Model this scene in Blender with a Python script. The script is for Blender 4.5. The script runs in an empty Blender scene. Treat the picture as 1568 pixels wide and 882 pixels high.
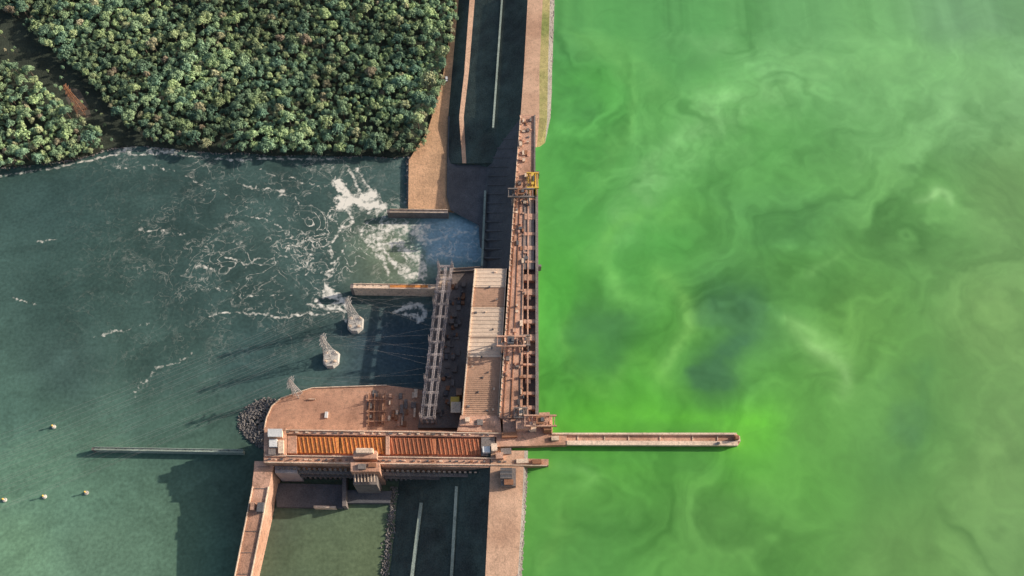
import bpy, math, random
import numpy as np
from mathutils import Vector, Matrix
random.seed(7); rng=np.random.default_rng(7)
sc=bpy.context.scene
# ---------------------------------------------------------------- camera / survey
TILT=math.radians(28); F=1333.0; H=589.0
ct,st=math.cos(TILT),math.sin(TILT)
cam=bpy.data.objects.new("camera",bpy.data.cameras.new("camera")); sc.collection.objects.link(cam)
cam.location=(0,0,H); cam.rotation_euler=(TILT,0,0)
cam.data.sensor_width=36; cam.data.lens=36*F/1568; cam.data.clip_end=12000; cam.data.clip_start=1
sc.camera=cam
sc.view_settings.view_transform='Standard'; sc.view_settings.look='None'; sc.view_settings.exposure=0
def W(u,v,z=0.0):
    """plan position (metres) of a surveyed aerial-photo point at elevation z"""
    xc=(u-784)/F; yc=-(v-441)/F
    d=(xc, yc*ct+st, yc*st-ct); s=(z-H)/d[2]
    return Vector((d[0]*s,d[1]*s,z))
def PX(x,y,z):
    dz=z-H; dep=y*st-dz*ct; up=y*ct+dz*st
    return 784+F*x/dep, 441-F*up/dep
# ---------------------------------------------------------------- light
SE,SA=math.radians(22.3),math.radians(15)   # elevation ; direction to the sun, from +X toward +Y
sdir=Vector((math.cos(SE)*math.cos(SA),math.cos(SE)*math.sin(SA),math.sin(SE)))
sun=bpy.data.objects.new("sun",bpy.data.lights.new("sun",'SUN')); sc.collection.objects.link(sun)
sun.data.energy=5; sun.data.angle=math.radians(.5); sun.data.color=(1,.93,.82)
sun.rotation_euler=sdir.to_track_quat('Z','Y').to_euler(); sun.location=(300,300,400)
wd=bpy.data.worlds.new("World"); sc.world=wd; wd.use_nodes=True
nt=wd.node_tree; sky=nt.nodes.new('ShaderNodeTexSky'); sky.sky_type='NISHITA'; sky.sun_disc=False
sky.sun_elevation=SE; sky.sun_rotation=math.pi/2-SA; sky.dust_density=3
bg=nt.nodes['Background']; nt.links.new(sky.outputs[0],bg.inputs[0]); bg.inputs[1].default_value=.14
# ---------------------------------------------------------------- materials
def lin(c): 
    c=np.asarray(c,float)/255; return np.where(c<.04045,c/12.92,((c+.055)/1.055)**2.4)
K=0.76; KW=0.98; KR=.86
def alb(r,g,b,k=None): return tuple(np.clip(lin((r,g,b))/(k or K),0,.9))
def N(nt,t,**kw):
    n=nt.nodes.new(t)
    for a,b in kw.items(): setattr(n,a,b)
    return n
def surf(name,col,var=.25,scale=.15,rough=.9,streak=0,fine=1.2,bump=.3,col2=None,patch=.03,grime=0):
    m=bpy.data.materials.new(name); m.use_nodes=True; t=m.node_tree; L=t.links
    b=t.nodes['Principled BSDF']; b.inputs['Roughness'].default_value=rough; b.inputs['Specular IOR Level'].default_value=.2
    g=N(t,'ShaderNodeNewGeometry')
    n1=N(t,'ShaderNodeTexNoise'); n1.inputs['Scale'].default_value=scale; n1.inputs['Detail'].default_value=6; n1.inputs['Roughness'].default_value=.65
    n2=N(t,'ShaderNodeTexNoise'); n2.inputs['Scale'].default_value=fine; n2.inputs['Detail'].default_value=4
    n3=N(t,'ShaderNodeTexNoise'); n3.inputs['Scale'].default_value=patch; n3.inputs['Detail'].default_value=5
    for n in (n1,n2,n3): L.new(g.outputs['Position'],n.inputs['Vector'])
    a=N(t,'ShaderNodeMath',operation='ADD'); L.new(n1.outputs[0],a.inputs[0]); L.new(n2.outputs[0],a.inputs[1])
    r=N(t,'ShaderNodeMapRange'); L.new(a.outputs[0],r.inputs[0]); r.inputs[1].default_value=.7; r.inputs[2].default_value=1.3
    r.inputs[3].default_value=1-var; r.inputs[4].default_value=1+var
    c2=col2 or tuple(x*.78 for x in col)
    mx=N(t,'ShaderNodeMixRGB'); mx.inputs[1].default_value=(*col,1); mx.inputs[2].default_value=(*c2,1)
    pr=N(t,'ShaderNodeMapRange'); L.new(n3.outputs[0],pr.inputs[0]); pr.inputs[1].default_value=.42; pr.inputs[2].default_value=.62
    L.new(pr.outputs[0],mx.inputs[0])
    out=mx.outputs[0]
    if grime:
        n4=N(t,'ShaderNodeTexNoise'); n4.inputs['Scale'].default_value=.35; n4.inputs['Detail'].default_value=7; n4.inputs['Roughness'].default_value=.75; L.new(g.outputs['Position'],n4.inputs['Vector'])
        gr=N(t,'ShaderNodeMapRange'); L.new(n4.outputs[0],gr.inputs[0]); gr.inputs[1].default_value=.5; gr.inputs[2].default_value=.68; gr.inputs[4].default_value=grime
        m2=N(t,'ShaderNodeMixRGB'); L.new(out,m2.inputs[1]); L.new(gr.outputs[0],m2.inputs[0]); m2.inputs[2].default_value=(.15,.10,.07,1); out=m2.outputs[0]
    mu=N(t,'ShaderNodeVectorMath',operation='SCALE'); L.new(out,mu.inputs[0]); L.new(r.outputs[0],mu.inputs['Scale'])
    L.new(mu.outputs[0],b.inputs['Base Color'])
    bp=N(t,'ShaderNodeBump'); bp.inputs['Strength'].default_value=bump; bp.inputs['Distance'].default_value=.4
    L.new(a.outputs[0],bp.inputs['Height']); L.new(bp.outputs[0],b.inputs['Normal'])
    return m
M={}
M['deck']=surf('deck_concrete',alb(186,146,124),.25,grime=.7,col2=alb(160,120,98))
M['pale']=surf('pale_concrete',alb(210,184,160),.2,grime=.55)
M['roof']=surf('roof_sheet',alb(200,176,154),.12,scale=.4,grime=.25)
M['roof2']=surf('roof_sheet_worn',alb(176,140,116),.15,scale=.4,grime=.35)
M['white']=surf('white_paint',(.75,.73,.70),.1)
M['steel']=surf('galvanised_steel',(.47,.40,.38),.2)
M['tsteel']=surf('tower_steel',(.40,.37,.35),.15)
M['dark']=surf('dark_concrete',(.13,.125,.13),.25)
M['slab']=surf('drab_concrete',(.24,.20,.18),.25,grime=.4)  # darker brownish concrete for walls, decks and machinery
M['orange']=surf('orange_plate',(.80,.31,.09),.22,scale=.5,grime=.45)
M['orange2']=surf('rust_orange_plate',(.64,.24,.12),.22,scale=.5,grime=.5)
M['rust']=surf('rust_steel',(.34,.16,.09),.25)
M['yellow']=surf('yellow_paint',(.75,.48,.10),.15)
M['sand']=surf('sand_ground',alb(190,148,114),.22,scale=.08,fine=.8,bump=.8,col2=alb(162,128,98),grime=.4)
M['dirt']=surf('dirt_road',alb(188,152,126),.2,grime=.4,col2=alb(168,132,108))
M['plaza']=surf('plaza_earth',alb(184,140,114),.25,scale=.1,col2=alb(160,120,98),grime=.5)
M['grass']=surf('slope_grass',(.075,.10,.085),.4,scale=.1,fine=1,bump=1,col2=(.05,.06,.055))
M['verge']=surf('dry_grass_verge',(.46,.38,.16),.35,scale=.3,col2=(.24,.26,.08))
M['soil']=surf('forest_floor',(.055,.065,.045),.4,scale=.1,bump=1)
M['track']=surf('forest_clearing',(.13,.11,.085),.4,scale=.1,bump=1,grime=.5)
M['rock']=surf('riprap_rock',(.25,.22,.20),.4,scale=.5)
M['ledge']=surf('drain_concrete',(.33,.38,.32),.3)
M['footing']=surf('footing_concrete',(.58,.53,.47),.2,grime=.4)
M['glass']=surf('window_glass',(.04,.05,.06),.1,rough=.15)
M['cwhite']=surf('car_paint',(.8,.8,.8),.02,rough=.3)
# ---------------------------------------------------------------- mesh helpers
def empty(name,loc=(0,0,0)):
    e=bpy.data.objects.new(name,None); sc.collection.objects.link(e); e.location=loc; e.empty_display_size=2
    return e
class MB:
    def __init__(s): s.v=[];s.f=[];s.mi=[];s.m=[]
    def mat(s,k):
        m=M[k] if isinstance(k,str) else k
        if m not in s.m: s.m.append(m)
        return s.m.index(m)
    def add(s,vs,fs,k):
        o=len(s.v); i=s.mat(k); s.v+= [tuple(p) for p in vs]
        for f in fs: s.f.append([o+a for a in f]); s.mi.append(i)
    def prism(s,pts,zb,k,taper=0):
        n=len(pts)
        ar=sum(pts[i].x*pts[(i+1)%n].y-pts[(i+1)%n].x*pts[i].y for i in range(n))
        if ar<0: pts=pts[::-1]
        c=sum((Vector(p) for p in pts),Vector())/n
        bot=[]
        for p in pts:
            d=Vector((p.x-c.x,p.y-c.y,0)); d=d.normalized()*taper if taper else Vector()
            bot.append(Vector((p.x+d.x,p.y+d.y,zb)))
        s.add(list(pts)+bot,[list(range(n))]+[[i,n+i,n+(i+1)%n,(i+1)%n] for i in range(n)]+[list(range(2*n-1,n-1,-1))],k)
    def ppx(s,pts,zt,zb,k,taper=0): s.prism([W(u,v,zt) for u,v in pts],zb,k,taper)
    def rect(s,u0,v0,u1,v1,zt,zb,k): s.ppx([(u0,v0),(u1,v0),(u1,v1),(u0,v1)],zt,zb,k)
    def beam(s,a,b,w,k,h=None):
        a=Vector(a);b=Vector(b); d=(b-a)
        if d.length<1e-4: return
        d.normalize(); up=Vector((0,0,1)) if abs(d.z)<.95 else Vector((1,0,0))
        x=d.cross(up).normalized()*w/2; y=x.cross(d).normalized()*(h or w)/2
        vs=[a-x-y,a+x-y,a+x+y,a-x+y,b-x-y,b+x-y,b+x+y,b-x+y]
        s.add(vs,[[0,1,2,3],[7,6,5,4],[0,4,5,1],[1,5,6,2],[2,6,7,3],[3,7,4,0]],k)
    def box(s,c,sx,sy,sz,k,rot=0):
        cr,sr=math.cos(rot),math.sin(rot); c=Vector(c)
        def q(x,y,z): return c+Vector((x*cr-y*sr,x*sr+y*cr,z))
        vs=[q(x,y,z) for z in (0,sz) for x,y in ((-sx/2,-sy/2),(sx/2,-sy/2),(sx/2,sy/2),(-sx/2,sy/2))]
        s.add(vs,[[3,2,1,0],[4,5,6,7],[0,1,5,4],[1,2,6,5],[2,3,7,6],[3,0,4,7]],k)
    def lattice(s,a,b,w,h,n,t,k):
        a=Vector(a);b=Vector(b);d=(b-a).normalized(); up=Vector((0,0,1)) if abs(d.z)<.9 else Vector((1,0,0))
        x=d.cross(up).normalized()*w/2; y=x.cross(d).normalized()*h/2
        cs=[-x-y,x-y,x+y,-x+y]
        for c in cs: s.beam(a+c,b+c,t,k)
        for i in range(n):
            p=a.lerp(b,i/n);q=a.lerp(b,(i+1)/n)
            for j in range(4):
                c0,c1=cs[j],cs[(j+1)%4]
                s.beam(p+c0,q+c1,t*.7,k)
                s.beam(p+c0,p+c1,t*.7,k)
    def obj(s,name,parent=None,smooth=False):
        me=bpy.data.meshes.new(name); me.from_pydata(s.v,[],s.f); 
        for m in s.m: me.materials.append(m)
        me.polygons.foreach_set('material_index',s.mi)
        if smooth: me.polygons.foreach_set('use_smooth',[True]*len(s.f))
        me.update(); o=bpy.data.objects.new(name,me); sc.collection.objects.link(o)
        if parent: o.parent=parent
        return o
# numpy fractal noise
def vnoise(x,y,seed):
    r=np.random.default_rng(seed).random((256,256))
    xi=np.floor(x).astype(int); yi=np.floor(y).astype(int); fx=x-xi; fy=y-yi
    fx=fx*fx*fx*(fx*(fx*6-15)+10); fy=fy*fy*fy*(fy*(fy*6-15)+10)
    g=lambda a,b:r[a%256,b%256]
    return (g(xi,yi)*(1-fx)+g(xi+1,yi)*fx)*(1-fy)+(g(xi,yi+1)*(1-fx)+g(xi+1,yi+1)*fx)*fy
def fbm(x,y,seed,o=5,g=.5):
    a=1;t=0;s=0
    for i in range(o):
        t=t+a*vnoise(x*2**i+i*17.3,y*2**i+i*9.1,seed+i); s+=a; a*=g
    return t/s
def polyd(U,V,pl):
    # smooth the control polyline (Catmull-Rom) so that no corners show
    P=[pl[0]]+list(pl)+[pl[-1]]; q=[]
    for i in range(1,len(P)-2):
        for t in np.linspace(0,1,5)[:-1]:
            q.append(tuple(.5*((2*P[i][k])+(-P[i-1][k]+P[i+1][k])*t+(2*P[i-1][k]-5*P[i][k]+4*P[i+1][k]-P[i+2][k])*t*t+(-P[i-1][k]+3*P[i][k]-3*P[i+1][k]+P[i+2][k])*t**3) for k in (0,1)))
    q.append(tuple(pl[-1])); pl=q
    d=np.full(U.shape,1e9); tt=np.zeros(U.shape); n=len(pl)-1
    for i in range(n):
        (x0,y0),(x1,y1)=pl[i],pl[i+1]; dx,dy=x1-x0,y1-y0
        t=np.clip(((U-x0)*dx+(V-y0)*dy)/(dx*dx+dy*dy+1e-9),0,1)
        qd=np.hypot(U-x0-t*dx,V-y0-t*dy); m=qd<d; d=np.where(m,qd,d); tt=np.where(m,(i+t)/n,tt)
    return d,tt
def rbf(U,V,pts,r0=45):
    w=0;c=0
    for u,v,r,g,b in pts:
        k=1/((U-u)**2+(V-v)**2+r0**2)**1.6
        w=w+k; c=c+k[...,None]*lin((r,g,b))
    return c/w[...,None]
def axis(a0,a1,step,far0,far1):
    mid=np.arange(a0,a1,step)
    return np.concatenate([np.linspace(far0,a0,12)[:-1],mid,np.linspace(a1,far1,12)])
def grid(name,xs,ys,z,xshift=None):
    X,Y=np.meshgrid(xs,ys)
    if xshift is not None: X=X+xshift(Y)
    nx,ny=len(xs),len(ys); co=np.stack([X,Y,np.full(X.shape,z)],-1).reshape(-1,3).astype(np.float32)
    i=np.arange(nx*ny).reshape(ny,nx)
    fa=np.stack([i[:-1,:-1],i[:-1,1:],i[1:,1:],i[1:,:-1]],-1).reshape(-1,4)
    me=bpy.data.meshes.new(name); me.vertices.add(nx*ny); me.vertices.foreach_set('co',co.ravel())
    me.loops.add(fa.size); me.loops.foreach_set('vertex_index',fa.ravel().astype(np.int32))
    me.polygons.add(len(fa)); me.polygons.foreach_set('loop_start',np.arange(0,fa.size,4,dtype=np.int32))
    me.update(calc_edges=True)
    o=bpy.data.objects.new(name,me); sc.collection.objects.link(o)
    return o,me,X,Y
def setcol(me,n,c):
    a=me.attributes.new(n,'FLOAT_COLOR','POINT'); c=np.clip(c,0,1)
    a.data.foreach_set('color',np.concatenate([c.reshape(-1,3),np.ones((c.reshape(-1,3).shape[0],1))],1).astype(np.float32).ravel())
def setf(me,n,c):
    a=me.attributes.new(n,'FLOAT','POINT'); a.data.foreach_set('value',c.astype(np.float32).ravel())
def loft(mb,secs,mats,ext0=0,ext1=0):
    secs=[list(map(Vector,s)) for s in secs]
    if ext0:
        d=(secs[0][1]-secs[1][1]); d.z=0; d=d.normalized()*ext0; secs.insert(0,[p+d for p in secs[0]])
    if ext1:
        d=(secs[-1][1]-secs[-2][1]); d.z=0; d=d.normalized()*ext1; secs.append([p+d for p in secs[-1]])
    for a,b in zip(secs[:-1],secs[1:]):
        for i in range(len(a)-1):
            mb.add([a[i],a[i+1],b[i+1],b[i]],[[0,1,2,3]],mats[i])
    for s in (secs[0],secs[-1]):
        n=len(s); mb.add(s+[Vector((s[-1].x,s[-1].y,-5)),Vector((s[0].x,s[0].y,-5))],[list(range(n+2))],mats[-1])
# ---------------------------------------------------------------- ground sheet
g=MB(); g.add([(-5000,-4000,-5),(5000,-4000,-5),(5000,6000,-5),(-5000,6000,-5)],[[0,1,2,3]],'soil'); g.obj('ground')
# ---------------------------------------------------------------- reservoir
ZR=24.0
la,lb=W(815,0,ZR),W(776,882,ZR)
slope=(la.x-lb.x)/(la.y-lb.y)
shift=lambda Y: lb.x+(Y-lb.y)*slope
def wmix(t,base,fac,col,L):
    m=N(t,'ShaderNodeMixRGB'); L.new(base,m.inputs[1]); L.new(fac,m.inputs[0]); m.inputs[2].default_value=(*col,1); return m.outputs[0]
def reservoir():
    xs=np.concatenate([np.arange(0,420,1.1),np.linspace(421,4500,14)])
    ys=axis(60,560,1.1,-3500,4500)
    o,me,X,Y=grid('reservoir_water',xs,ys,ZR,shift)
    U,V=PX(X,np.clip(Y,-100,1500),ZR)
    w1=fbm(X/70,Y/70,11)-.5; w2=fbm(X/70+50,Y/70,23)-.5; w3=fbm(X/22,Y/22,31)-.5; w4=fbm(X/22+9,Y/22,41)-.5
    Uw=U+w1*150+w3*45; Vw=V+w2*150+w4*45
    pts=[(870,60,84,150,84),(900,130,88,168,76),(1050,60,90,158,86),(1250,60,102,164,98),(1500,30,106,150,110),(1540,80,116,170,112),(1520,130,120,174,108),(1330,100,112,172,102),
    (1150,180,96,168,84),(1000,220,100,172,90),(870,300,84,160,74),(960,380,90,174,78),(1150,330,86,152,74),(1400,300,94,154,78),(1540,300,104,152,84),
    (1110,470,78,130,76),(930,510,80,146,64),(1100,565,78,134,68),(1050,500,90,162,64),(1300,500,94,150,68),(1540,500,106,152,80),(1200,430,88,150,70),
    (870,450,82,168,62),(1000,600,86,166,56),(1160,655,94,176,54),(900,650,90,172,56),(1370,670,88,144,70),(1250,650,94,156,70),(1540,700,102,148,78),
    (860,740,100,164,74),(900,850,92,154,74),(1100,800,94,150,72),(1400,850,100,148,76),(1560,860,104,150,82)]
    c=rbf(U+w1*60,V+w2*60,pts)
    def add(pl,wd,col,a,warp=.5):
        nonlocal c
        d,tt=polyd(U+(Uw-U)*warp,V+(Vw-V)*warp,pl)
        br=.15+1.4*fbm(X/18,Y/18,int(wd)+77,6,.6)
        wdv=wd*(.6+1.1*fbm(X/40,Y/40,int(wd)+7,3))
        k=np.clip((np.exp(-(d/wdv)**2)*.55+np.exp(-(d/wdv/2.2)**2)*.45)*np.sin(np.pi*np.clip(tt,.02,.98))**.8*br*a,0,1)[...,None]
        c=c*(1-k)+lin(col)*k
    add([(1640,95),(1400,85),(1250,110),(1130,165),(1040,230),(985,290),(960,360),(950,440)],24,(130,192,116),.9,.45)
    add([(1560,110),(1450,110),(1380,150),(1300,240)],16,(124,186,112),.65,.5)
    add([(1600,120),(1480,150),(1400,230),(1380,300)],12,(122,182,110),.5,.5)
    add([(850,20),(930,60),(1010,150),(960,260)],20,(114,182,98),.7,.4)
    add([(880,10),(960,120),(940,220),(900,330)],11,(110,178,92),.6)
    add([(1000,20),(1090,60),(1180,90),(1300,60)],14,(120,180,110),.6)
    add([(1200,200),(1130,230),(1050,240),(1000,300)],10,(118,186,104),.75)
    add([(1130,340),(1010,330),(940,380),(960,470),(1040,480)],13,(116,190,92),.75)
    add([(990,415),(1050,450),(1062,500),(1030,550),(1012,590)],9,(124,188,92),.95,.3)
    add([(1205,485),(1240,530),(1290,565),(1300,620)],8,(128,182,102),1.0,.3)
    add([(1190,480),(1235,500),(1280,540)],5,(126,182,100),.9,.3)
    add([(1395,305),(1440,293),(1456,318)],4,(134,188,114),1.0,.25)
    add([(1225,430),(1255,400),(1300,378)],6,(120,180,98),.7,.3)
    add([(850,640),(1000,634),(1150,640),(1184,650),(1165,670)],11,(104,194,58),.85,.12)
    add([(835,712),(890,718),(905,738),(850,748)],6,(122,190,94),.9,.25)
    add([(870,480),(880,560),(960,620)],7,(108,180,74),.7,.4)
    add([(900,600),(990,560),(1060,600)],7,(108,182,74),.7,.4)
    add([(860,760),(850,830),(830,882)],12,(114,174,84),.6,.3)
    add([(1330,600),(1400,560),(1390,700),(1340,740)],13,(78,134,70),.6,.6)
    add([(1170,450),(1150,510),(1100,565),(1060,570)],17,(68,120,74),1.1,.35)
    add([(1080,455),(1120,440),(1160,460)],14,(68,120,76),.9,.3)
    add([(870,480),(930,490),(1020,500)],18,(74,134,66),.7,.5)
    add([(1000,400),(1100,420),(1200,330),(1330,300)],16,(80,140,70),.5,.6)
    for u,v,a,b,k in ((1118,472,46,28,.9),(925,530,60,40,.45),(1100,570,40,12,.8),(1378,650,24,34,.45),(870,160,35,30,.3),(1200,330,120,40,.22),(1020,700,200,20,.12)):
        q=np.exp(-(((Uw-U)*.4+U-u)/a)**4-(((Vw-V)*.4+V-v)/b)**4)*k*(.3+1.2*fbm(X/25,Y/25,5)); q=np.clip(q,0,1)[...,None]
        c=c*(1-q)+lin((68,118,74))*q
    # algae drawn out into bent streaks by the wind and current
    for sd,ang,wa,sa,la_,am in ((301,35,75,15,120,.42),(331,115,65,12,90,.30),(351,60,38,6,60,.20)):
        a_=math.radians(ang); Xq=X+w1*wa*2.4+w3*8; Yq=Y+w2*wa*2.4+w4*8
        s_=Xq*math.cos(a_)+Yq*math.sin(a_); t_=-Xq*math.sin(a_)+Yq*math.cos(a_)
        f=fbm(t_/sa/2.2,s_/la_,sd,5,.55)-.5
        amt=np.clip(fbm(X/75,Y/75,sd+40,3)-.3,0,1)*3
        c=c*(1+am*(f*2*amt)[...,None]*np.array([1.1,.85,1.1]))
    f2=fbm(Uw/60,Vw/60,17,6,.55)-.5; c=c*(1+.2*f2[...,None])
    setcol(me,'algae',c/KW)
    m=bpy.data.materials.new('algae_water'); m.use_nodes=True; t=m.node_tree;L=t.links;b=t.nodes['Principled BSDF']
    at=N(t,'ShaderNodeAttribute',attribute_name='algae'); g=N(t,'ShaderNodeNewGeometry')
    n=N(t,'ShaderNodeTexNoise'); n.inputs['Scale'].default_value=.05;n.inputs['Detail'].default_value=9; n.inputs['Distortion'].default_value=1.5; L.new(g.outputs['Position'],n.inputs['Vector'])
    r=N(t,'ShaderNodeMapRange'); L.new(n.outputs[0],r.inputs[0]); r.inputs[1].default_value=.3;r.inputs[2].default_value=.7;r.inputs[3].default_value=.94;r.inputs[4].default_value=1.06
    s=N(t,'ShaderNodeVectorMath',operation='SCALE'); L.new(at.outputs['Color'],s.inputs[0]); L.new(r.outputs[0],s.inputs['Scale']); L.new(s.outputs[0],b.inputs['Base Color'])
    b.inputs['Roughness'].default_value=.35; b.inputs['Specular IOR Level'].default_value=.35
    n2=N(t,'ShaderNodeTexNoise'); n2.inputs['Scale'].default_value=.5;n2.inputs['Detail'].default_value=5; L.new(g.outputs['Position'],n2.inputs['Vector'])
    bp=N(t,'ShaderNodeBump'); bp.inputs['Strength'].default_value=.12; bp.inputs['Distance'].default_value=.3; L.new(n2.outputs[0],bp.inputs['Height']); L.new(bp.outputs[0],b.inputs['Normal'])
    me.materials.append(m)
reservoir()
# ---------------------------------------------------------------- river
def river():
    xs=axis(-440,5,.8,-4500,30)
    ys=axis(70,440,.8,-3500,4500)
    o,me,X,Y=grid('river_water',xs,ys,0.0)
    U,V=PX(X,np.clip(Y,-100,1500),0)
    w1=fbm(X/40,Y/40,111)-.5; w2=fbm(X/40+50,Y/40,123)-.5; w3=fbm(X/9,Y/9,131)-.5; w4=fbm(X/9+9,Y/9,141)-.5
    pts=[(100,320,58,80,76),(300,320,58,78,74),(450,300,60,80,76),(100,450,60,82,76),(300,450,58,78,74),(480,420,64,84,80),(100,560,70,92,86),(250,560,64,86,80),(400,540,60,82,80),
     (40,640,80,108,96),(60,720,98,130,108),(20,850,114,148,118),(180,840,98,126,104),(250,640,76,102,90),(150,760,92,122,102),(280,860,86,112,92),(480,840,90,104,78),(560,860,94,106,78),(420,800,76,90,78),
     (600,520,50,66,76),(690,365,120,150,152),(610,380,118,128,100),(590,300,56,76,74)]
    c=rbf(U+w1*50,V+w2*50,pts)
    q=np.exp(-(((U+w3*34+w1*30)-700)/46)**6-(((V+w4*18)-368)/38)**6)[...,None]; c=c*(1-q*.85)+lin((140,168,180))*q*.85
    c=c*(1+.55*(fbm((X+.5*Y)/25,(Y-.5*X)/60,7)-.5)[...,None])
    Xq=X+w1*60+w3*6; Yq=Y+w2*60+w4*6
    c=c*(1+.5*(fbm((Yq-.35*Xq)/9,(Xq+.35*Yq)/50,520,5,.6)-.5)[...,None])
    setcol(me,'tint',c/KR)
    mask=1.0*np.exp(-(((U-535)/120)**2+((V-368)/82)**2))+.5*np.exp(-(((U-370)/180)**2+((V-400)/105)**2))+.4*np.exp(-(((U-350)/220)**2+((V-250)/16)**2))+.14*np.exp(-(((U-240)/90)**2+((V-550)/60)**2))+.6*q[...,0]
    mask*=(V>225)
    foam=np.zeros(U.shape)
    Uw=U+w1*30+w3*16; Vw=V+w2*30+w4*16
    def line(pl,wd,a,f=1.):
        nonlocal foam
        d,tt=polyd(U+(Uw-U)*f,V+(Vw-V)*f,pl); foam=np.maximum(foam,a*np.exp(-(d/wd)**2))
    line([(512,280),(530,300),(548,312),(585,318)],10,1.15,.6)
    line([(520,312),(545,308),(570,300)],13,1.1,.6)
    line([(540,265),(550,300)],5,.8); line([(552,262),(570,290)],5,.75)
    line([(528,318),(545,335),(520,350)],5,.8); line([(520,350),(500,375),(510,400),(490,430)],4,.74)
    line([(590,345),(640,350),(655,365)],16,.8); line([(585,380),(610,370),(640,400),(645,425)],16,.82)
    line([(660,345),(610,345),(570,370)],9,.85); line([(575,355),(600,400),(640,430)],9,.85); line([(560,350),(580,390),(590,425)],8,.75)
    line([(655,372),(690,352),(725,345)],6,.66); line([(660,395),(700,388),(728,400)],6,.66)
    line([(320,483),(360,478),(420,486),(480,480),(530,478)],2.8,.78,.7)
    line([(490,440),(515,455),(530,465)],8,1.0); line([(480,455),(500,470),(525,475)],6,.9); line([(465,470),(520,462)],4,.8)
    line([(530,470),(520,490),(540,505)],4,.7)
    line([(605,475),(635,470),(650,482),(640,498)],8,.95); line([(618,485),(640,492)],7,.9)
    line([(510,340),(530,370),(505,400)],3,.7); line([(440,350),(470,380),(460,420)],3,.66); line([(400,260),(440,275),(500,285)],2.5,.66)
    line([(215,355),(250,352),(285,356)],3,.6,.6); line([(60,372),(85,368)],3,.65,.4); line([(20,455),(55,465)],3,.55,.4)
    line([(205,605),(240,565),(290,540)],3,.6,.8); line([(140,515),(230,500)],3,.56,.6); line([(300,410),(325,412)],3,.7,.3)
    line([(0,270),(60,262),(120,250),(165,238)],3,.66,.2); line([(170,236),(250,236),(330,243),(420,242),(520,247)],2.8,.7,.25)
    line([(345,330),(420,345),(450,400)],2.5,.64); line([(370,285),(430,300),(500,330)],2.5,.66)
    line([(310,380),(360,400),(420,395),(500,420)],2.5,.64); line([(330,440),(380,450),(440,455)],2.5,.62); line([(180,250),(260,262),(340,300)],2.5,.62)
    foam=np.where((U>655)&(V>410),0,foam)
    setf(me,'foam',foam); setf(me,'fmask',mask)
    m=bpy.data.materials.new('river_water'); m.use_nodes=True; t=m.node_tree;L=t.links;b=t.nodes['Principled BSDF']
    at=N(t,'ShaderNodeAttribute',attribute_name='tint'); fo=N(t,'ShaderNodeAttribute',attribute_name='foam'); fm=N(t,'ShaderNodeAttribute',attribute_name='fmask'); g=N(t,'ShaderNodeNewGeometry')
    def noise(s,d,dist=0,w=0):
        n=N(t,'ShaderNodeTexNoise'); n.inputs['Scale'].default_value=s;n.inputs['Detail'].default_value=d;n.inputs['Distortion'].default_value=dist
        v=N(t,'ShaderNodeVectorMath',operation='ADD'); v.inputs[1].default_value=(w,w*2,0); L.new(g.outputs['Position'],v.inputs[0]); L.new(v.outputs[0],n.inputs['Vector']); return n.outputs[0]
    def mth(op,a,b2,cl=False):
        x=N(t,'ShaderNodeMath',operation=op); x.use_clamp=cl
        for i,k in enumerate((a,b2)):
            if isinstance(k,(int,float)): x.inputs[i].default_value=k
            else: L.new(k,x.inputs[i])
        return x.outputs[0]
    def mr(x,a,b2,c1,d1):
        r=N(t,'ShaderNodeMapRange'); L.new(x,r.inputs[0])
        for i,k in enumerate((a,b2,c1,d1)): r.inputs[i+1].default_value=k
        return r.outputs[0]
    n1=noise(.045,7,1.2); ridge=mr(mth('ABSOLUTE',mth('SUBTRACT',n1,.5),0),0,.017,1,0)
    n2=noise(.11,6,.8,40); ridge2=mr(mth('ABSOLUTE',mth('SUBTRACT',n2,.5),0),0,.025,1,0)
    patch=mr(noise(.022,4,0,90),.46,.62,0,1.0); patch2=mr(noise(.05,4,0,170),.43,.62,0,1.0); brk=mr(noise(.35,4,0,9),.42,.62,0,1)
    net=mth('MULTIPLY',mth('MAXIMUM',mth('MULTIPLY',ridge,patch),mth('MULTIPLY',mth('MULTIPLY',ridge2,patch2),.85)),mth('MULTIPLY',fm.outputs['Fac'],1.5))
    net=mth('MULTIPLY',net,mr(brk,0,1,.3,1),True)
    st_=mr(mth('ADD',fo.outputs['Fac'],mth('MULTIPLY',mth('SUBTRACT',noise(.3,7,.6,33),.5),1.9)),.5,1.0,0,1)
    st_=mth('MULTIPLY',st_,mr(fo.outputs['Fac'],.1,.3,0,1),True)
    tot=mth('MAXIMUM',net,st_,True)
    wav=mr(noise(.4,5,0,3),.3,.7,.82,1.18)
    s=N(t,'ShaderNodeVectorMath',operation='SCALE'); L.new(at.outputs['Color'],s.inputs[0]); L.new(wav,s.inputs['Scale'])
    col=wmix(t,s.outputs[0],tot,(.84,.78,.67),L); L.new(col,b.inputs['Base Color'])
    b.inputs['Roughness'].default_value=.3; b.inputs['Specular IOR Level'].default_value=.15
    bp=N(t,'ShaderNodeBump'); bp.inputs['Strength'].default_value=.3; bp.inputs['Distance'].default_value=.35; L.new(noise(.45,6,0,1),bp.inputs['Height']); L.new(bp.outputs[0],b.inputs['Normal'])
    me.materials.append(m)
river()
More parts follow.
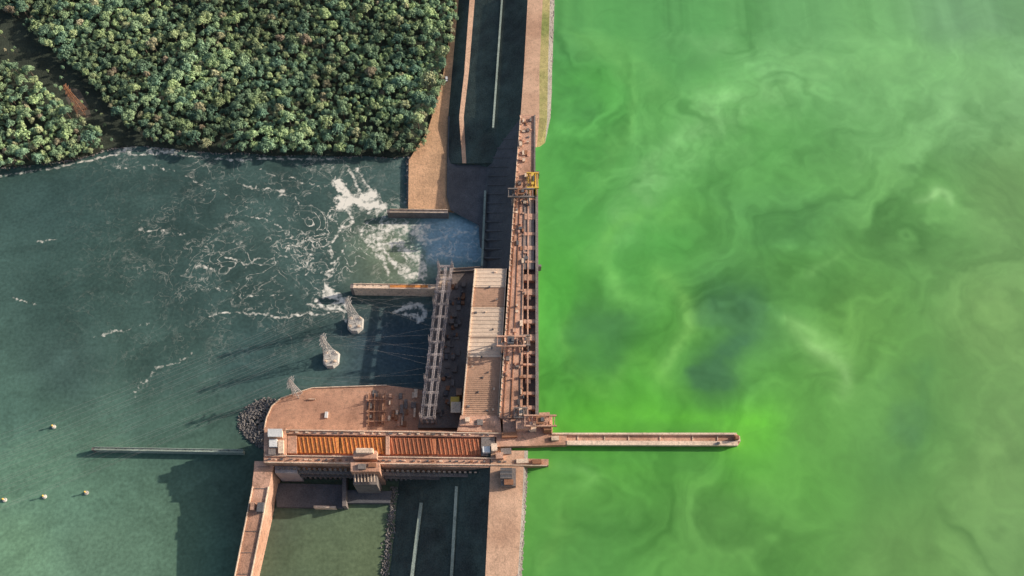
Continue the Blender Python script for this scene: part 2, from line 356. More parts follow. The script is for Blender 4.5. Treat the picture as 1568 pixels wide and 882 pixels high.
# ---------------------------------------------------------------- land under forest, sand strip
def far(u,v,z,dx=0,dy=0): p=W(u,v,z); return Vector((p.x+dx,p.y+dy,z))
b=MB()
shore=[(0,256),(40,253),(80,247),(112,244),(140,236),(158,229),(175,226),(215,222),(250,226),(290,229),(330,234),(370,233),(420,238),(470,235),(520,239),(560,238),(600,240),(640,236),(650,230)]
land=[far(0,256,1.2,-3000,0)]+[W(u,v+random.uniform(-1,1.5),1.2) for u,v in shore]+[far(705,0,1.2,0,0),far(705,0,1.2,0,3000),far(705,0,1.2,-4500,3000)]
b.prism(land,-5,'soil',0); b.obj('forest_land')
b=MB(); b.ppx([(104,132),(122,138),(134,160),(140,178),(128,182),(112,170),(100,150)],1.25,1.0,'track'); b.obj('clearing_path')
b=MB()
b.prism([W(625,322,3),W(700,322,3),W(712,190,3),W(722,0,3),far(722,0,3,60,3000),far(698,0,3,0,3000),W(698,0,3),W(688,60,3),W(676,130,3),W(655,200,3),W(626,245,3)],-5,'sand'); b.obj('sand_bank')
# ---------------------------------------------------------------- embankments
b=MB()
def sec(v,l): return [W(u,v,z) for u,z in l]
mats=['rock','verge','dirt','grass','grass','grass','dirt','grass']  # last strip: outer toe shaped and darkened to stand in for the embankment's shadow
loft(b,[sec(0,[(853,21),(842,29),(831,29.2),(808,29),(774,19),(768,19),(727,10.4),(719,10.8),(702,2.9)]),
        sec(110,[(849,21),(839,29),(826,29.2),(802,29),(767,19),(761,19),(718,10.4),(711,10.8),(692,2.9)]),
        sec(180,[(846,21),(838,29),(826,29.2),(797,29),(762,19),(756,19),(710,10.4),(703,10.8),(686,2.9)]),
        sec(250,[(842,17),(832,20),(820,21.2),(790,22),(762,10),(752,9),(714,7.6),(708,7.8),(684,2.9)])],mats,ext0=2500)
b.obj('embankment_dam')
b=MB(); b.beam(W(769,-5,19.6),W(755,196,19.6),1.5,'ledge',1.4); b.obj('drain_wall')
b=MB()
loft(b,[sec(690,[(812,21),(803,28.9),(796,29),(752,28.9),(706,17),(702,17),(655,8),(650,8),(606,-2)]),
        sec(760,[(808,21),(800,28.9),(792,29),(749,28.9),(702,17),(698,17),(648,8),(643,8),(600,-2)]),
        sec(882,[(801,21),(793,28.9),(786,29),(743,28.9),(694,17),(690,17),(634,8),(629,8),(588,-2)])],['rock','dirt','dirt','grass','grass','grass','grass','grass'],ext1=2500)
b.obj('embankment_dam')
b=MB(); b.beam(W(699,745,17.5),W(690,905,17.5),1.9,'ledge',1.0); b.obj('drain_wall')
b=MB(); b.beam(W(645,770,8.5),W(628,905,8.5),2.2,'ledge',1.0); b.obj('drain_wall')
def rocks(name,pts,mat='rock'):
    ico=[(0,0,-1),(.72,-.53,-.45),(-.28,-.85,-.45),(-.89,0,-.45),(-.28,.85,-.45),(.72,.53,-.45),(.28,-.85,.45),(-.72,-.53,.45),(-.72,.53,.45),(.28,.85,.45),(.89,0,.45),(0,0,1)]
    fc=[(0,1,5),(0,2,1),(0,3,2),(0,4,3),(0,5,4),(1,10,5),(2,6,1),(3,7,2),(4,8,3),(5,9,4),(1,6,10),(2,7,6),(3,8,7),(4,9,8),(5,10,9),(6,11,10),(7,11,6),(8,11,7),(9,11,8),(10,11,9)]
    b=MB()
    for p,s in pts:
        R=Matrix.Rotation(random.random()*6.3,3,'Z')@Matrix.Rotation(random.random()*6.3,3,'X')
        b.add([Vector(p)+R@Vector((x*s*random.uniform(.6,1.2),y*s*random.uniform(.6,1.2),z*s*random.uniform(.5,1))) for x,y,z in ico],fc,mat)
    return b.obj(name)
L_=[]
for (u0,v0,u1,v1,z0,z1,n) in ((848,-20,841,182,22.5,28,900),(806,722,796,905,22.5,28,900)):
    for i in range(n):
        t=random.random(); k=random.random(); z=z0+(z1-z0)*k
        L_.append((W(u0+(u1-u0)*t-(k-.2)*8+random.uniform(-1,2),v0+(v1-v0)*t,z),random.uniform(.5,1.3)))
rocks('riprap_rocks',L_)
L_=[]
for i in range(600):
    t=random.random(); L_.append((W(603-15*t+random.gauss(0,3),745+155*t,random.uniform(-.2,1.0)),random.uniform(.3,.9)))
for i in range(300):
    t=random.random(); L_.append((W(626+random.gauss(0,1.6),240+80*t,random.uniform(0,2)),random.uniform(.5,1.3)))
for i in range(500):
    t=random.random(); j=random.randrange(len(shore)-1); (u0,v0),(u1,v1)=shore[j],shore[j+1]; L_.append((W(u0+(u1-u0)*t,v0+(v1-v0)*t+random.uniform(-1,3.5),random.uniform(-.2,.6)),random.uniform(.3,1.0)))
for i in range(1500):
    a=random.random(); k=random.random()**.8
    wd_=50*min(1,max(.15,math.sin(math.pi*min(1,a*.9+.1))**.6))
    u=414-wd_*k+random.gauss(0,2.5)+24*max(0,.45-a); v=612+74*a+random.gauss(0,2)
    L_.append((W(u,v,4.2-4.4*k),random.uniform(.3,1.2)))
rocks('riprap_rocks',L_)
# ---------------------------------------------------------------- concrete dam : spillway + intake deck
dam=empty('concrete_dam')
b=MB()
loft(b,[sec(178,[(818,29),(797,28.9),(775,18),(752,5),(686,4)]),sec(300,[(818,29),(786,28.9),(768,18),(742,5),(684,4)]),sec(322,[(818,29),(785,28.9),(767,18),(741,5),(690,4)]),sec(345,[(818,29),(783.5,28.9),(766,18),(740.5,4),(733,3)]),sec(412,[(818,29),(779,28.9),(762,18),(740,3),(737,-3)])],['slab','dark','dark','dark'])  # dark apron widened to stand in for the dam's shadow on the sand
b.obj('downstream_face',dam)
b=MB()
for v in range(200,410,14):
    t=(v-190)/220
    b.beam(W(789-12*t,v,24),W(754-14*t,v,7),1.4,'dark',2.2)
b.beam(W(743,293,8.5),W(738,408,8.5),1.6,'ledge',2.4)
b.obj('spillway_piers',dam)
b=MB()
b.ppx([(796,176),(819,176),(817,300),(787,300)],29.5,-5,'deck')
b.ppx([(787,300.5),(803,300.5),(800,640),(764,640)],29.6,-5,'deck')
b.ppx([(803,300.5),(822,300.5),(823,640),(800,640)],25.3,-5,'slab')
b.obj('crest_deck',dam)
b=MB()
def lerp(a,b_,t): return a+(b_-a)*t
def xl(v): return lerp(803.5,800.5,(v-300)/340)
v=303;i=0
while v<630:
    w=random.choice([3,4.5,6,9]); sp=random.uniform(9,22)
    b.ppx([(xl(v)+.2,v),(819.8,v),(819.8,v+w),(xl(v)+.2,v+w)],29.3,25.31,'deck')
    if i%2==0 and sp>11: b.ppx([(xl(v)+3,v+w+1),(random.uniform(811,815),v+w+1),(813,v+w+sp*.4),(xl(v)+3,v+w+sp*.4)],random.uniform(27,28.6),25.32,random.choice(['pale','dark','rust','slab']))
    v+=w+sp; i+=1
b.ppx([(820,262),(824,262),(825,640),(820,640)],30.4,-5,'slab')
b.ppx([(808,300.5),(810,300.5),(809,640),(806.5,640)],29.5,25.33,'deck')
b.ppx([(817.5,176),(820,176),(820,262),(817.3,262)],30.5,-5,'slab')
b.ppx([(818,262),(826,262),(826,266),(818,266)],30.6,-5,'slab')
b.ppx([(820.2,405),(829,405),(829,408),(820.2,408)],30.2,20,'slab')
b.obj('intake_slots',dam)
b=MB()
for off in (3,9,16): 
    b.beam(W(788.5+off*.9,302,29.85),W(765+off*1.9,638,29.85),.45,'rust' if off!=16 else 'dark',.5)
b.beam(W(797,178,30),W(787.5,300,30),.5,'pale',1); b.beam(W(787.6,301,30.1),W(764.6,639,30.1),.5,'pale',1)
for v in range(182,640,9):
    t=(v-178)/462
    b.box(W(797-33*t+2,v,29.6),.7,.7,1.6,'pale')
for i in range(70):
    v=random.uniform(182,636); t=(v-178)/462; u=lerp(798,767,t)+random.uniform(2,lerp(16,34,t))
    b.box(W(u,v,29.62),random.uniform(.6,2.6),random.uniform(.6,4.5),random.uniform(.4,2.2),random.choice(['dark','rust','pale','slab','deck','deck']))
b.obj('deck_rails',dam)
def crane(u,v,z,w,l,h,col,col2='deck',rot=0):
    e=empty('gantry_crane'); b=MB(); c=W(u,v,z); R=Matrix.Rotation(rot,3,'Z'); q=lambda x,y,zz:c+R@Vector((x,y,zz))
    for x in (-w/2,w/2):
        for y in (-l/2,l/2): 
            b.beam(q(x,y,0),q(x*.85,y*.85,h),.8,col); b.box(q(x,y,0),1.3,2,.7,'dark',rot)
        b.beam(q(x,-l/2,.9),q(x,l/2,.9),.6,col); b.beam(q(x,-l/2,1),q(x*.87,l/2*.85,h),.4,col); b.beam(q(x,l/2,1),q(x*.87,-l/2*.85,h),.4,col)
    b.obj('legs',e); b=MB()
    for y in (-l*.4,l*.4): b.beam(q(-w*.75,y,h+.5),q(w*.8,y,h+.5),1.0,col,1.5)
    for x in np.linspace(-w*.7,w*.7,5): b.beam(q(x,-l*.4,h+.4),q(x,l*.4,h+.4),.5,col)
    b.obj('girders',e); b=MB()
    b.box(q(0,0,h+1.3),w*.35,l*.6,1.6,col2,rot); b.box(q(w*.12,0,h+2.9),w*.15,l*.3,.9,'dark',rot); b.obj('trolley',e); b=MB()
    b.box(q(-w*.4,-l*.2,h-2.4),2.2,2.4,2.3,'pale',rot); b.box(q(-w*.4-.1,-l*.2-.1,h-1.6),2.3,2.5,.8,'glass',rot); b.beam(q(w*.1,0,h+.4),q(w*.1,0,2),.2,'dark'); b.obj('cab',e)
crane(815,286,30,6,17,8,'yellow','yellow'); crane(797,306,29.6,13,9,9,'slab','rust'); crane(782,532,29.6,13,9,10,'deck','dark'); crane(803,528,29.6,5,9,7,'slab','pale')
crane(826,650,29.6,14,9,7,'deck','rust'); crane(797,637,29.6,6,8,6,'slab','pale')
# ---------------------------------------------------------------- powerhouse
ph=empty('powerhouse'); b=MB()
def pl(v): return lerp(727,707,(v-410)/230)
def pr_(v): return lerp(776,763,(v-410)/230)
segs=[(411,440,28.4,'roof'),(440,470,27.6,'roof2'),(470,516,28.4,'roof'),(516,547,27.6,'roof'),(547,636,27,'roof2')]
for v0,v1,z,k in segs:
    b.ppx([(pl(v0),v0+.3),(pr_(v0),v0+.3),(pr_(v1),v1-.3),(pl(v1),v1-.3)],z,-5,k)
b.obj('hall_roof',ph); b=MB()
for v0,v1,z,k in segs:
    st2=3.1 if k=='roof2' else 6
    v=v0+2
    while v<v1-1:
        b.beam(W(pl(v)+1,v,z+.12),W(pr_(v)-1,v,z+.12),.35,k,.35); v+=st2
    b.beam(W(pl(v0)+.6,v0+.6,z+.5),W(pl(v1)+.6,v1-.6,z+.5),.8,'pale',1.4)
    b.beam(W(pr_(v0)-.6,v0+.6,z+.5),W(pr_(v1)-.6,v1-.6,z+.5),.6,'pale',1.2)
for i in range(16):
    v=random.uniform(415,630); b.box(W(random.uniform(pl(v)+6,pr_(v)-6),v,28.3 if v<547 else 27),random.uniform(.6,1.8),random.uniform(.6,1.8),1,random.choice(['slab','pale','dark']))
b.obj('roof_ribs',ph); b=MB()
for v in np.arange(416,634,7.5):
    p=W(pl(v),v,27); 
    b.box((p.x-.25,p.y,16),.5,2.2,6,'glass')
    b.box((p.x-.4,p.y+1.9,8),.8,.7,19,'slab')
b.obj('facade_windows',ph); b=MB()
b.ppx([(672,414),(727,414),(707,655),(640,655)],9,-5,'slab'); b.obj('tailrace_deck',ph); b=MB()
b.ppx([(674,420),(712,418),(690,447),(672,447)],9.6,9.01,'pale')
for i in range(60):
    t=random.random(); v=430+210*t; u=lerp(694,672,t)+random.uniform(-4,20)
    b.box(W(u,v,9.02),random.uniform(1,4),random.uniform(1,5),random.uniform(1,3.5),random.choice(['slab','dark','rust','slab']))
b.box(W(698,624,9),6,7,12,'yellow'); b.box(W(698,624,21),6.8,7.8,.6,'pale')
b.box(W(704,606,9),4,5,8,'deck'); b.box(W(720,647,28),14,5,1.5,'deck'); b.box(W(716,645,28),3,3,4,'pale'); b.box(W(735,648,28),4,4,2.5,'slab')
b.obj('deck_equipment',ph)
b=MB(); b.ppx([(705,636),(765,636),(768,662),(700,660)],28,-5,'deck'); b.obj('service_block',ph)
sw=empty('switchyard_gantry'); b=MB()
def lx(v): return lerp(682,654,(v-405)/240)
rows=np.linspace(408,640,13)
for r,off in enumerate((-9,1,10)):
    for v0,v1 in zip(rows[:-1],rows[1:]):
        b.lattice(W(lx(v0)+off,v0,20+(r==1)*3),W(lx(v1)+off,v1,20+(r==1)*3),1.3,1.3,4,.22,'steel')
for i,v in enumerate(rows):
    b.lattice(W(lx(v)-12,v,20),W(lx(v)+13,v,20),1.3,1.3,6,.24,'steel')
    for off in (-10,11):
        p=W(lx(v)+off,v,20); b.lattice((p.x,p.y,9),(p.x,p.y,27 if i%3==0 else 21),1.2,1.2,6,.24,'steel')
        if i%3==0: b.beam((p.x,p.y,27),(p.x,p.y,32),.25,'steel')
    for k in range(3):
        p=W(lx(v)-8+8*k,v+8,9); b.beam((p.x,p.y,9),(p.x,p.y,16),.35,'pale'); b.box((p.x,p.y,9),1.8,1.4,3,'steel')
for off in (-5,-2,4,7): b.beam(W(lx(408)+off,408,17),W(lx(640)+off,640,17),.2,'steel')
b.obj('lattice',sw)
# ---------------------------------------------------------------- training walls
def twall(p0,p1,zt,wid,k,zb=-5):
    b=MB(); a,c=W(*p0,zt),W(*p1,zt); d=(c-a).normalized(); n=Vector((-d.y,d.x,0))*wid/2
    b.prism([a+n,c+n,c-n,a-n],zb,k); 
    for s in (1,-1): b.beam(a+n*.88*s+Vector((0,0,.4)),c+n*.88*s+Vector((0,0,.4)),.4,'pale' if k!='ledge' else k,.8)
    L=(c-a).length
    for i in range(int(L/6)): b.box(a+d*(3+6*i)+n*.3,1.2,.3,.25,'dark')
    b.prism([a+n*.9-d*2.2,a+n*.9,a-n*.9,a-n*.9-d*2.2],zb,'slab')
    return b.obj('training_wall')
twall((597,323),(686,324),8,3.2,'slab'); twall((541,438),(684,440),11,4.2,'pale'); twall((735,411),(690,414),12,3,'slab')
b=MB(); b.ppx([(597,436.5),(655,436.8),(655,440.2),(597,440)],11.25,11,'orange'); b.obj('painted_walkway')
twall((145,687),(372,691),5,2.2,'ledge')
# ---------------------------------------------------------------- plaza (lock platform)
b=MB()
b.ppx([(592,590),(655,598),(700,655),(700,668),(405,668),(408,640),(416,622),(430,610),(450,603),(478,594)],5,-5,'plaza',0); b.obj('lock_platform')
b=MB()
pp=[(592,590),(478,594),(450,603),(430,610),(416,622),(408,640),(405,656)]
for a,c in zip(pp[:-1],pp[1:]): b.beam(W(*a,5.5),W(*c,5.5),.6,'pale',1.1)
b.obj('platform_parapet')
b=MB()
for i in range(34):
    u=random.choice([random.uniform(560,590),random.uniform(590,645),random.uniform(600,640)]); v=random.uniform(602,650)
    b.box(W(u,v,5),random.uniform(.8,2.5),random.uniform(2,7),random.uniform(.5,2),random.choice(['deck','pale','rust','slab']))
for u in (566,574,582,589): b.beam(W(u,602,6.2),W(u-2,652,6.2),.6,'rust',.8)
for v in (612,630,645): b.beam(W(560,v,6.6),W(592,v,6.6),.5,'deck',.7)
b.box(W(478,612,5),5,.6,1.5,'pale'); b.box(W(500,636,5),2,4.5,1.5,'white')
b.obj('stacked_beams')
# ---------------------------------------------------------------- navigation lock
lk=empty('navigation_lock'); b=MB()
b.ppx([(404,656),(768,661),(768,716),(404,708)],25,-5,'deck'); b.obj('lock_body',lk); b=MB()
b.ppx([(437,658),(768,663),(768,669),(437,664.5)],28.6,25.01,'deck')
b.ppx([(404,696.5),(770,701),(840,703),(840,712),(768,716),(404,709)],28.6,-5,'deck')
b.ppx([(760,661),(868,664),(868,681),(760,684)],28.2,-5,'deck')
b.obj('lock_walls',lk); b=MB()
b.beam(W(437,658.6,29.2),W(766,663.6,29.2),.5,'pale',1.2); b.beam(W(406,697.5,29.2),W(766,702,29.2),.5,'pale',1.2); b.beam(W(406,708,29.2),W(838,713,29.2),.5,'pale',1.2)
for u in range(412,836,11): b.box(W(u+random.uniform(-3,3),703.5+ (u-412)*.011,28.62),random.uniform(.5,2.2),random.uniform(.4,1.2),random.uniform(.5,1.5),random.choice(['pale','dark','rust','slab']))
for u in range(442,760,14): b.box(W(u+random.uniform(-4,4),662+ (u-442)*.014,28.62),random.uniform(.8,3),.8,.8,random.choice(['pale','dark','slab']))
b.obj('parapets',lk); b=MB()
for u0,u1,k in ((455,519,'orange'),(521,590,'orange'),(597,668,'orange2'),(670,736,'orange2')):
    b.rect(u0,668.5+(u0-455)*.012,u1,693.5+(u0-455)*.012,26.6,25.01,k)
    u=u0+2
    while u<u1-3:
        dv=(u-455)*.012
        b.beam(W(u,669+dv,26.9),W(u+4,693.5+dv,26.9),.8,k,.7)
        b.beam(W(u+2.8,669+dv,26.75),W(u+6.5,693.5+dv,26.75),.35,'rust',.4)
        u+=6.6
b.obj('gate_covers',lk); b=MB()
b.rect(440,667,454,694,28,25.02,'deck'); b.rect(590.6,668,596.4,696,28.4,25.02,'deck'); b.rect(737,669,758,698,28,25.02,'slab')
b.obj('cross_walls',lk); b=MB()
b.ppx([(405,654),(438,655),(438,700),(404,699)],29.5,-5,'deck')
b.rect(411,657,431,668,34,29.51,'pale'); b.rect(410,656.5,432,668.5,34.5,34.01,'white'); b.rect(412,672,424,684,32,29.51,'white'); b.rect(426,674,434,694,31.5,29.51,'pale'); b.rect(411,687,422,696,31,29.51,'slab')
b.obj('downstream_gatehouse',lk); b=MB()
b.rect(541,690,577,702,35,28.61,'deck'); b.rect(545,686,571,693,38,35.01,'pale'); b.rect(537,708,581,722,33,-5,'deck'); b.rect(541,722,577,742,26,-5,'slab')
b.rect(548,710,560,718,34.5,33.01,'slab'); b.rect(564,709,576,715,34,33.01,'rust')
for u in range(543,577,5): b.beam(W(u,722,28),W(u+1,738,28),.6,'pale')
b.obj('control_tower',lk); b=MB()
for u in range(424,752,8):
    p=W(u,711+(u-404)*.022,28); b.beam((p.x,p.y-1.2,25),(p.x,p.y-1.2,0),.9,'slab',1.6)
for z in (20,12): 
    p=W(424,711.5,28); q=W(752,719,28); b.beam((p.x,p.y-2,z),(q.x,q.y-2,z),2.4,'slab',.6)
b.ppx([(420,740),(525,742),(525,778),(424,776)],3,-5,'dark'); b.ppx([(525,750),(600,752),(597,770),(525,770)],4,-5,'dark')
b.ppx([(480,774),(514,775),(514,778),(480,777)],5,-5,'pale'); b.ppx([(524,716),(530,716),(530,775),(524,775)],9,-5,'slab')
b.ppx([(421,712),(455,712),(455,724),(421,724)],22,-5,'steel')
b.obj('south_wall',lk); b=MB()
for (u,v,sx,sy,sz,k) in ((745,690,5,4,3,'white'),(757,688,4,5,5,'pale'),(765,700,5,4,4,'deck'),(780,668,10,3,3,'rust'),(800,652,9,8,6,'deck'),(815,655,5,6,4,'pale'),(834,645,7,9,5,'deck'),(838,660,5,4,8,'rust'),
      (800,707,8,3,2,'pale'),(822,708,6,3,2,'rust'),(775,692,7,4,2,'slab'),(850,672,5,3,2,'pale')):
    b.box(W(u,v,28.2),sx,sy,sz,k,.05)
b.ppx([(770,640),(846,637),(846,663),(770,661)],28.5,-5,'deck')
b.obj('upstream_gate_machinery',lk)
gw=empty('guide_wall'); b=MB()
b.ppx([(868,663),(1126,663),(1133,668),(1134,676),(1130,682),(868,681)],26.8,-5,'deck'); b.obj('base',gw); b=MB()
b.ppx([(845,662.5),(1128,662.5),(1128,665.4),(845,665)],29.2,26.81,'pale'); b.ppx([(868,674.5),(1130,675.5),(1130,682),(868,681)],28.6,26.81,'pale')
b.ppx([(1126,666.3),(1133,668),(1134,676),(1126,675)],28.8,26.81,'pale')
for u in (884,925,962,1010,1060,1098): b.ppx([(u,665.6),(u+1.6,665.6),(u+1.6,674.3),(u,674.3)],27.3,26.82,'pale')
b.box(W(1127,672,28.2),2.4,2.4,4,'rust'); b.box(W(1100,679,28.6),1.5,1.5,1.2,'dark')
b.obj('rims',gw)
e=empty('crest_gatehouse'); b=MB(); b.rect(767,717,790,744,33,28.9,'slab'); b.obj('walls',e); b=MB(); b.rect(766,716.5,784,733,33.8,33.01,'dark'); b.rect(772,734,786,742,34.3,33.01,'rust')
for v in (720,726,732): b.beam(W(766,v,34),W(784,v,34),.5,'slab')
b.obj('roof',e)
cw=empty('approach_bridge'); b=MB()
b.prism([W(390,706,24),W(420,706,24),W(412,745,22),W(404,790,20),W(384,890,16),W(376,930,15),W(345,930,15),W(357,890,16),W(377,790,20),W(386,745,22)],-5,'deck'); b.obj('roadway',cw); b=MB()
L1=[(387,745,22),(378,790,20),(358,890,16)]; L2=[(411,745,22),(403,790,20),(383,890,16)]
for Ls in (L1,L2):
    for a,c in zip(Ls[:-1],Ls[1:]):
        b.beam(W(a[0],a[1],a[2]+.5),W(c[0],c[1],c[2]+.5),.6,'pale',1.1)
for i in range(0,22,4):
    v=715+i*8.2; t=(v-706)/184; zc=24-8*t
    b.beam(W(lerp(392,357,t)+4,v,zc+.1),W(lerp(418,384,t)-4,v,zc+.1),.3,'slab',.25)
b.box(W(400,778,21),4,6,3,'dark'); b.box(W(388,776,21),3,5,2,'deck')
b.obj('parapets',cw)
# ---------------------------------------------------------------- pylons
def pylon(u,v,z,h,w,base=True,k='tsteel',head=0.):
    e=empty('transmission_tower'); c=W(u,v,z); b=MB()
    if base:
        b.prism([c+Vector((x*w*.95,y*w*.95,4-z)) for x,y in ((-1,-.7),(-.4,-1.3),(.4,-1.3),(1,-.7),(1,.7),(.4,1.1),(-.4,1.1),(-1,.7))],-4,'footing',1.2); b.obj('footing',e); b=MB(); c.z=4
        for x in (-1,1):
            for y in (-1,1): b.box(c+Vector((x*w*.6,y*w*.6,0)),1.6,1.6,1.2,'pale')
    n=7
    def rad(t): return w*.55*(1-t)**1.25+.6
    lv=[(i/n) for i in range(n+1)]
    R=Matrix.Rotation(head,3,'Z')
    cor=[(-1,-1),(1,-1),(1,1),(-1,1)]
    P=lambda t,j:c+R@Vector((cor[j][0]*rad(t),cor[j][1]*rad(t),h*t))
    for a,d in zip(lv[:-1],lv[1:]):
        for j in range(4):
            b.beam(P(a,j),P(d,j),.32,k); b.beam(P(a,j),P(d,(j+1)%4),.14,k); b.beam(P(a,(j+1)%4),P(d,j),.14,k); b.beam(P(d,j),P(d,(j+1)%4),.14,k)
    b.obj('tower_body',e); b=MB(); tips=[]
    for t,l in ((.74,4.5),(.85,5.2),(.96,3.6)):
        for s in (-1,1):
            tip=c+R@Vector((0,s*l,h*t)); tips.append(tip)
            for j in (0,1,2,3): b.beam(c+R@Vector((cor[j][0]*.7,s*.7,h*t+cor[j][1]*.6)),tip,.13,k)
    b.obj('crossarms',e); return tips
T1=pylon(545,497,0,38,5.6,head=-.4); T2=pylon(508,550,0,36,5.6,head=-.4); T3=pylon(456,604,5,28,3.3,False,head=-.4); T4=pylon(126,172,1.2,34,5,False,'rust')
b=MB()
def wire(a,c,sag,r=.045):
    a=Vector(a);c=Vector(c);n=14;p=a
    for i in range(1,n+1):
        t=i/n; q=a.lerp(c,t); q.z-=4*sag*t*(1-t); b.beam(p,q,r,'tsteel'); p=q
for T,dv in ((T1,-90),(T2,0),(T3,95)):
    far_=W(-420,885+dv*.4,40)
    for i,tp in enumerate(T):
        o=Vector((0,(1 if i%2 else -1)*(6+2*(i//2)),(i//2)*5)); wire(tp,far_+o,9)
        wire(tp,W(lx(440+i*12)-10,440+i*12+(60 if T is T2 else 120 if T is T3 else 0),21),2,.03)
b.obj('power_lines')
def buoy(u,v):
    c=W(u,v,0); b=MB(); n=12
    for r0,z0,r1,z1,k in ((1.3,-.5,1.5,.8,'footing'),(1.5,.8,1.1,1.2,'footing'),(.4,1.2,.3,3.4,'pale'),(.7,3.4,.2,4.4,'yellow')):
        vs=[c+Vector((r0*math.cos(a*2*math.pi/n),r0*math.sin(a*2*math.pi/n),z0)) for a in range(n)]+[c+Vector((r1*math.cos(a*2*math.pi/n),r1*math.sin(a*2*math.pi/n),z1)) for a in range(n)]
        b.add(vs,[[i,(i+1)%n,n+(i+1)%n,n+i] for i in range(n)]+[list(range(n,2*n))],k)
    b.obj('mooring_buoy')
for u,v in ((83,654),(69,761),(8,766),(133,755)): buoy(u,v)
def pickup(u,v,z,rot):
    e=empty('pickup_truck'); c=W(u,v,z); b=MB(); b.box(c+Vector((0,0,.5)),2,5.2,.8,'cwhite',rot); b.box(c+Vector((0,0,1.3)),1.8,2.2,.75,'cwhite',rot); b.obj('body',e)
    b=MB(); b.box(c+Vector((0,0,1.4)),1.84,2.0,.45,'glass',rot); b.obj('windows',e); b=MB()
    for x in (-.9,.9):
        for y in (-1.6,1.6):
            p=c+Vector((x,y,.4)); 
            b.add([p+Vector((dx,.4*math.cos(a*.785),.4*math.sin(a*.785))) for dx in (-.12,.12) for a in range(8)],[[i,(i+1)%8,8+(i+1)%8,8+i] for i in range(8)]+[list(range(8)),list(range(15,7,-1))],'dark')
    b.obj('wheels',e)
pickup(684,122,3,0.1)
# ---------------------------------------------------------------- forest
def leafmat():
    m=bpy.data.materials.new('foliage'); m.use_nodes=True; t=m.node_tree;L=t.links;b=t.nodes['Principled BSDF']; b.inputs['Roughness'].default_value=.7; b.inputs['Specular IOR Level'].default_value=.15
    oi=N(t,'ShaderNodeObjectInfo'); cr=N(t,'ShaderNodeValToRGB'); L.new(oi.outputs['Random'],cr.inputs[0])
    e=cr.color_ramp.elements; e[0].position=0; e[0].color=(.14,.24,.16,1); e[1].position=1; e[1].color=(.42,.33,.23,1)
    for p,c in ((.25,(.20,.30,.18,1)),(.5,(.27,.37,.20,1)),(.75,(.35,.45,.21,1)),(.93,(.40,.46,.24,1))):
        x=e.new(p); x.color=c
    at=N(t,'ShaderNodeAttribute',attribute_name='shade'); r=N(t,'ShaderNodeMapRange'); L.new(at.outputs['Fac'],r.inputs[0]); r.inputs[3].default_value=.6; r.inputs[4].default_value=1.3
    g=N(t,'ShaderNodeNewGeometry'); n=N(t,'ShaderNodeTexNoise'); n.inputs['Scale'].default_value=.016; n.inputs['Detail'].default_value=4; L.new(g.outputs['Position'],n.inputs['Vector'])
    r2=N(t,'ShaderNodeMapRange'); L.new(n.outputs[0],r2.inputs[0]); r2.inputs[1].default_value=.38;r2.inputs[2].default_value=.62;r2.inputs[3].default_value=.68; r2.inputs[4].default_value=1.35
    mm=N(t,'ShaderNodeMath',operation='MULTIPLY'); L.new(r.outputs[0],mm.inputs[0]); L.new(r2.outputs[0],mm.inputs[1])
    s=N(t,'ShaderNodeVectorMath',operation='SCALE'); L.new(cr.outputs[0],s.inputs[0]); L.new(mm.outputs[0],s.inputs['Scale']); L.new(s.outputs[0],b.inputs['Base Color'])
    return m
LM=leafmat(); BARK=surf('bark',(.16,.12,.09),.3)
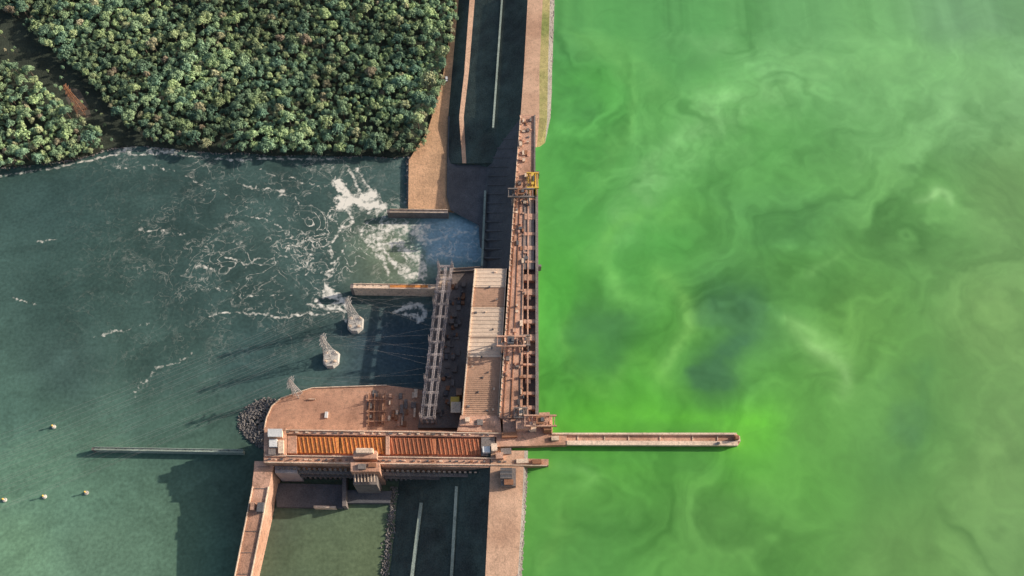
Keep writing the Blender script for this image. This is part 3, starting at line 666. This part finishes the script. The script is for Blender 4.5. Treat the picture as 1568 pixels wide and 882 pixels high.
def treemesh(i,R,Hh,nl):
    b=MB(); r=random.Random(i)
    def limb(a,c,r0,r1):
        d=(c-a).normalized(); x=d.orthogonal().normalized(); y=d.cross(x); n=6
        vs=[a+(x*math.cos(k*6.283/n)+y*math.sin(k*6.283/n))*r0 for k in range(n)]+[c+(x*math.cos(k*6.283/n)+y*math.sin(k*6.283/n))*r1 for k in range(n)]
        b.add(vs,[[k,(k+1)%n,n+(k+1)%n,n+k] for k in range(n)],BARK)
    top=Vector((0,0,Hh*.6)); limb(Vector((0,0,-1)),top,.35,.2)
    cl=[]
    for k in range(nl):
        a=k*2.4+r.random(); q=math.sqrt((k+.5)/nl)*R*.74*r.uniform(.8,1.15)
        c=Vector((math.cos(a)*q,math.sin(a)*q,Hh*(.82-.30*(q/R)**2)+r.uniform(-.6,.9))); rad=R*r.uniform(.28,.46)
        cl.append((c,rad)); limb(top*.8,c,.14,.05)
    sh=[.5]*len(b.v)
    for c,rad in cl:
        cs=r.uniform(0,1); 
        for _ in range(int(60*(rad/(R*.38))**2)):
            z=r.uniform(-.35,1); a=r.random()*6.283; q=math.sqrt(max(0,1-z*z)); nrm=Vector((q*math.cos(a),q*math.sin(a),z))
            p=c+nrm*rad*r.uniform(.72,1.08); nn=(nrm+Vector((r.gauss(0,.35),r.gauss(0,.35),r.gauss(0,.25)))).normalized()
            x=nn.orthogonal().normalized(); y=nn.cross(x); s=r.uniform(.32,.62)*R/4.2; an=r.random()*6.28
            x,y=x*math.cos(an)+y*math.sin(an),y*math.cos(an)-x*math.sin(an)
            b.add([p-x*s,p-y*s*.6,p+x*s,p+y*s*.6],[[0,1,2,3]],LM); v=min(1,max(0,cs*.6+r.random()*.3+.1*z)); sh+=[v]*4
    me=b.obj('tmp'); m=me.data; bpy.data.objects.remove(me); 
    a=m.attributes.new('shade','FLOAT','POINT'); a.data.foreach_set('value',sh); return m
TM=[treemesh(100+i,random.uniform(3.6,5.0),random.uniform(9,13),random.randint(7,13)) for i in range(12)]
def inside(u,v,poly):
    c=False;n=len(poly)
    for i in range(n):
        x0,y0=poly[i];x1,y1=poly[i-1]
        if (y0>v)!=(y1>v) and u<(x1-x0)*(v-y0)/(y1-y0)+x0: c=not c
    return c
main=[(-260,-320),(712,-320),(700,0),(692,50),(678,110),(662,170),(650,218),(638,230),(560,232),(470,231),(370,229),(290,222),(225,212),(188,186),(160,152),(135,118),(95,88),(60,58),(35,26),(-10,10),(-260,-10)]
clump=[(-260,60),(0,92),(50,112),(85,150),(125,182),(155,205),(158,222),(138,236),(80,246),(0,254),(-260,274)]
fo=empty('forest_trees'); cell={}
cnt=0
def tryadd(x,y,md):
    ci,cj=int(x//8),int(y//8)
    for i in (-1,0,1):
        for j in (-1,0,1):
            for (a,c_,m2) in cell.get((ci+i,cj+j),()):
                if (a-x)**2+(c_-y)**2<(md+m2)**2*.25: return False
    cell.setdefault((ci,cj),[]).append((x,y,md)); return True
for it in range(70000):
    x=random.uniform(-640,0); y=random.uniform(380,760)
    u,v=PX(x,y,7)
    ins=inside(u,v,main) or inside(u,v,clump)
    if not ins:
        if not(-50<u<215 and 20<v<225 and random.random()<.012): continue
        s=random.uniform(.25,.5)
    else: s=random.choice([random.uniform(.5,.8),random.uniform(.75,1.15),random.uniform(1.1,1.65)])*(1.0 if it<20000 else .75)
    if not tryadd(x,y,5.3*s+.2): continue
    o=bpy.data.objects.new('tree',random.choice(TM)); sc.collection.objects.link(o); o.parent=fo
    o.location=(x,y,1.1); o.scale=(s,s,(.45+.55*s)*random.uniform(.85,1.2)); o.rotation_euler=(0,0,random.random()*6.28); cnt+=1
print("TREES",cnt)
